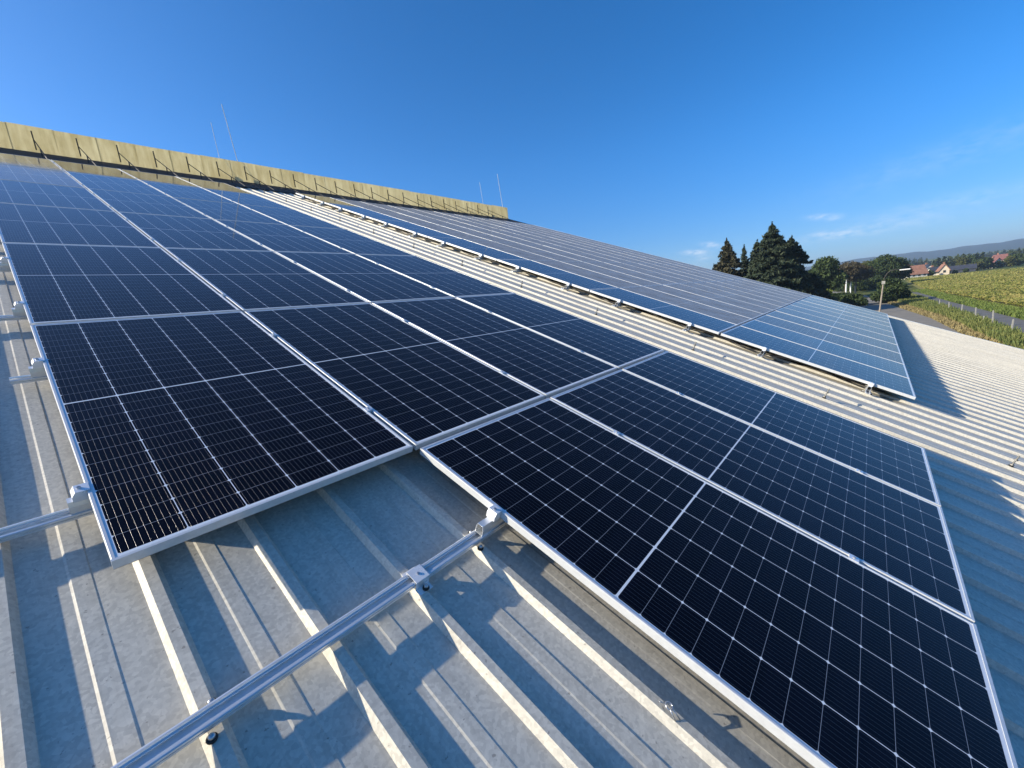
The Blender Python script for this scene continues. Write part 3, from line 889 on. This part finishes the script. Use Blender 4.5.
# street lamp with a curved arm
bx = Vector((93.5, -2.95, 0))
def pt(x, y, d=None):
    q = px_dir(x, y); s = (bx.x - CAM.x) / q.x
    return CAM + q * s
t = thing('street_lamp', 'street lamp with curved arm and white head beside the road', 'street lamp', bx)
mb = MB(); p1 = pt(883.4, 282.5); mb.tube([(0, 0, 0), p1 - bx], .12, 8, .10); build(mb, 'pole', M_WOOD, t)
mb = MB(); mb.box(-.22, .22, -.22, .22, -.25, .25); build(mb, 'bracket_box', M_CONC, t, p1 - bx)
arm = [pt(*q) - bx for q in ((883.8, 282), (884.6, 277.5), (887, 273.6), (890.5, 270.8), (895, 269.6), (900, 269.4))]
mb = MB(); mb.tube(arm, .07, 6); build(mb, 'arm', M_IRON, t, smooth=True)
mb = MB(); e = pt(905, 269.4) - bx; mb.box(-.16, .16, -.65, .65, -.1, .08); build(mb, 'lamp_head', M_WHITE, t, e, bevel=.05)
def pole(x, y0, y1, d, rad, mat, name, label, cat, grp=None):
    q = px_dir(x, y0); s = d / math.hypot(q.x, q.y); b = CAM + q * s; q2 = px_dir(x + (y0 - y1) * .04, y1); e = CAM + q2 * (d / math.hypot(q2.x, q2.y))
    mb = MB(); mb.tube([(0, 0, 0), (0, 0, e.z)], rad, 8, rad * .8)
    mb.lathe([(rad * 1.3, 0), (rad * 1.3, .15), (.02, .3)], (0, 0, e.z), 8)
    return tag(build(mb, name, mat, None, (b.x, b.y, 0)), label, cat, grp)
pole(900.4, 283, 270.5, 262, .16, M_CONC, 'utility_pole', 'slim grey pole right of the roadside bush', 'pole')
pole(871.5, 285, 274, 230, .27, M_WHITE, 'concrete_pole', 'leftmost of three white poles before the dark hedge', 'pole', 'white poles by the hedge')
pole(875.8, 284, 275, 236, .18, M_WHITE, 'concrete_pole', 'thin middle one of three white poles before the hedge', 'pole', 'white poles by the hedge')
pole(877.8, 284, 274.5, 236, .25, M_WHITE, 'concrete_pole', 'rightmost of three white poles before the hedge', 'pole', 'white poles by the hedge')
pole(854.8, 296, 287, 152, .2, M_WOOD, 'utility_pole', 'short wooden pole at the left road edge', 'pole')
pole(846, 289, 280, 185, .2, M_WHITE, 'concrete_pole', 'pale post under the left brownish tree', 'pole')
pole(850.5, 288, 279, 190, .2, M_WHITE, 'concrete_pole', 'pale post under the right brownish tree', 'pole')

# ------------------------------------------------------------------ houses of the village
M_TILE = simple('red_tiles', (.33, .16, .105), .8, 0, .35, .8)
M_TILE2 = simple('dark_red_tiles', (.20, .085, .075), .8, 0, .3, .8)
M_DARKROOF = simple('dark_roof', (.035, .04, .06), .7, 0, .3, .5)
M_PLAST = simple('pale_plaster', (.72, .68, .58), .85, 0, .15, .5)
M_PLAST2 = simple('yellow_plaster', (.66, .56, .42), .85, 0, .15, .5)
M_GLASS = NG('window_glass').set(Base_Color=(.03, .035, .04), Roughness=.1).m
def house(x, d, L, W, hw, hr, rz, wall, roofm, label, z=0, chim=True, name='house', cat='house', group=None, nwin=4):
    q = px_dir(x, 270); b = CAM + q * (d / math.hypot(q.x, q.y))
    gz = float(terrain_h(np.array(b.x), np.array(b.y)))
    t = thing(name, label, cat, (b.x, b.y, gz + z), (0, 0, math.radians(rz)), group)
    mb = MB(); mb.prism([(-W / 2, -3), (W / 2, -3), (W / 2, hw), (0, hw + hr - .15), (-W / 2, hw)], 'x', -L / 2, L / 2); build(mb, 'wall', wall, t)
    o = .5
    mb = MB(); s = hr / (W / 2)
    for sg in (1, -1):
        pr2 = [(0, hw + hr), (sg * (W / 2 + o), hw - s * o), (sg * (W / 2 + o), hw - s * o + .25), (0, hw + hr + .25)]
        mb.prism(pr2 if sg > 0 else pr2[::-1], 'x', -L / 2 - o, L / 2 + o)
    rf = build(mb, 'roof', roofm, t)
    if chim:
        mb = MB(); mb.box(L * .15, L * .15 + .8, -.9, -.1, hw + hr * .5, hw + hr + 1.3); build(mb, 'chimney', M_TILE, rf)
    for k in range(nwin):
        xx = -L / 2 + L * (k + .5) / nwin
        for sg in (1, -1):
            mb = MB(); mb.box(xx - .6, xx + .6, sg * W / 2 - .03, sg * W / 2 + .05, hw * .4, hw * .4 + 1.3); build(mb, 'window', M_GLASS, t)
    for sg in (1, -1):
        mb = MB(); mb.box(sg * L / 2 - .04, sg * L / 2 + .05, -.6, .6, hw * .45, hw * .45 + 1.4); build(mb, 'window', M_GLASS, t)
    return t
house(912.5, 350, 10.5, 7.5, 2.6, 4.6, 118, M_PLAST, M_TILE, 'house with large orange red tiled roof at the field edge')
house(926, 385, 6, 5.5, 3.4, 3.0, 20, M_PLAST, M_DARKROOF, 'white house with dark roof just behind the red roofed one', .6)
house(935, 378, 5.5, 5, 2.4, 2.6, 110, M_PLAST, M_DARKROOF, 'small pale house with grey roof left of the cream gable')
house(943, 366, 6, 4.2, 3.0, 3.2, 8, M_PLAST2, M_TILE, 'cream house showing its gable end between the dark barns')
house(958, 400, 15, 6, 1.8, 2.2, 86, M_DARKROOF, M_DARKROOF, 'long low barn with very dark blue roof behind the field', .3, False, 'barn', 'barn', nwin=5)
house(902, 420, 9, 6, 2.4, 2.0, 85, M_PLAST, M_DARKROOF, 'low building with a pale wall left of the red roof', .5, False)
house(999, 455, 6, 5, 2.4, 2.9, 80, M_PLAST, M_TILE2, 'larger dark red roofed house high on the right above the field', 3.2)
house(993, 446, 6, 5, 2.2, 2.4, 35, M_PLAST, M_TILE2, 'smaller red roofed house left of the large dark red one', 1.8)
house(975, 470, 4.5, 4, 2.2, 2.2, 40, M_PLAST, M_TILE2, 'tiny white house half hidden among trees beyond the field', 2)

# trees round the village: individual crowns near, one mass of wood farther off
r = np.random.default_rng(33)
VT = ((948, 372, 1.9, 'bushy tree in front of the long dark barn'), (955, 376, 1.8, 'low green tree before the middle of the barn'), (966, 380, 2.2, 'green tree at the right end of the barn'),
      (976, 410, 5.0, 'pale green tree between the barn and red roofs'), (983, 420, 7.5, 'dense tree left of the red roofed houses'), (988, 425, 6.4, 'small tree close before the smaller red roof'),
      (1010, 430, 6.6, 'tree standing right of the large dark red roof'), (1018, 440, 7.6, 'last village tree at the right edge above the field'), (1000, 428, 4.0, 'low tree below the large dark red roof'),
      (962, 450, 9.5, 'tall tree behind the long dark barn'), (970, 455, 10.0, 'second tall tree behind the barn, nearer the red roofs'), (908, 400, 8.4, 'tree behind the orange red roof'), (921, 400, 7.0, 'tree between the orange roof and white house'),
      (889, 420, 7.4, 'far tree above the roadside bush'), (930, 352, 3.4, 'low shrub at the field edge under the houses'))
for i, (x, d, h, lab) in enumerate(VT):
    q = px_dir(x, 270); b = CAM + q * (d / math.hypot(q.x, q.y)); b.z = float(terrain_h(np.array(b.x), np.array(b.y)))
    leafy('broadleaf_tree', b, h, h * .62, lab, M_DEC if i % 3 else M_DEC2, n=1500, seed=50 + i, base=.08, leaf=.5, group='trees around the village')
def wood(name, bands, n, size, mat, H):
    cs = []
    for az0, az1, d0, d1 in bands:
        a = np.radians(r.uniform(az0, az1, n)); d = r.uniform(d0, d1, n)
        x, y = CAM.x + d * np.cos(a), CAM.y + d * np.sin(a)
        cs.append(np.c_[x, y, terrain_h(x, y) + r.uniform(0, 1, n) * H * (.75 + .25 * np.sin(a * 900) + .15 * np.sin(a * 2100))])
    return struct(leaf_object(name, quads(np.concatenate(cs), size, None, 1.2, r), mat), 'stuff')
M_WOOD_F = mat_leaf('distant_foliage', (.018, .032, .012), (.045, .06, .02))
wood('distant_wood', ((-4.2, -1.0, 900, 960), (-7.5, -4.4, 560, 585), (-11, -8.8, 640, 670), (-3.6, 1.5, 1400, 1500), (-12, -6.5, 1250, 1300), (1, 22, 500, 560)), 2600, 1.6, M_WOOD_F, 11)

# ------------------------------------------------------------------ haze
g = NG('haze_air')
g.t.nodes.remove(g.p)
pv = g.n('ShaderNodeVolumePrincipled')
pv.inputs['Color'].default_value = (.62, .78, 1.0, 1)
pv.inputs['Density'].default_value = 2.1e-4
pv.inputs['Anisotropy'].default_value = .2
g.l(pv.outputs[0], g.out.inputs['Volume'])
mb = MB(); mb.box(-5400, 5400, -5400, 5400, -1.0, 150)
struct(build(mb, 'haze', g.m), 'stuff')
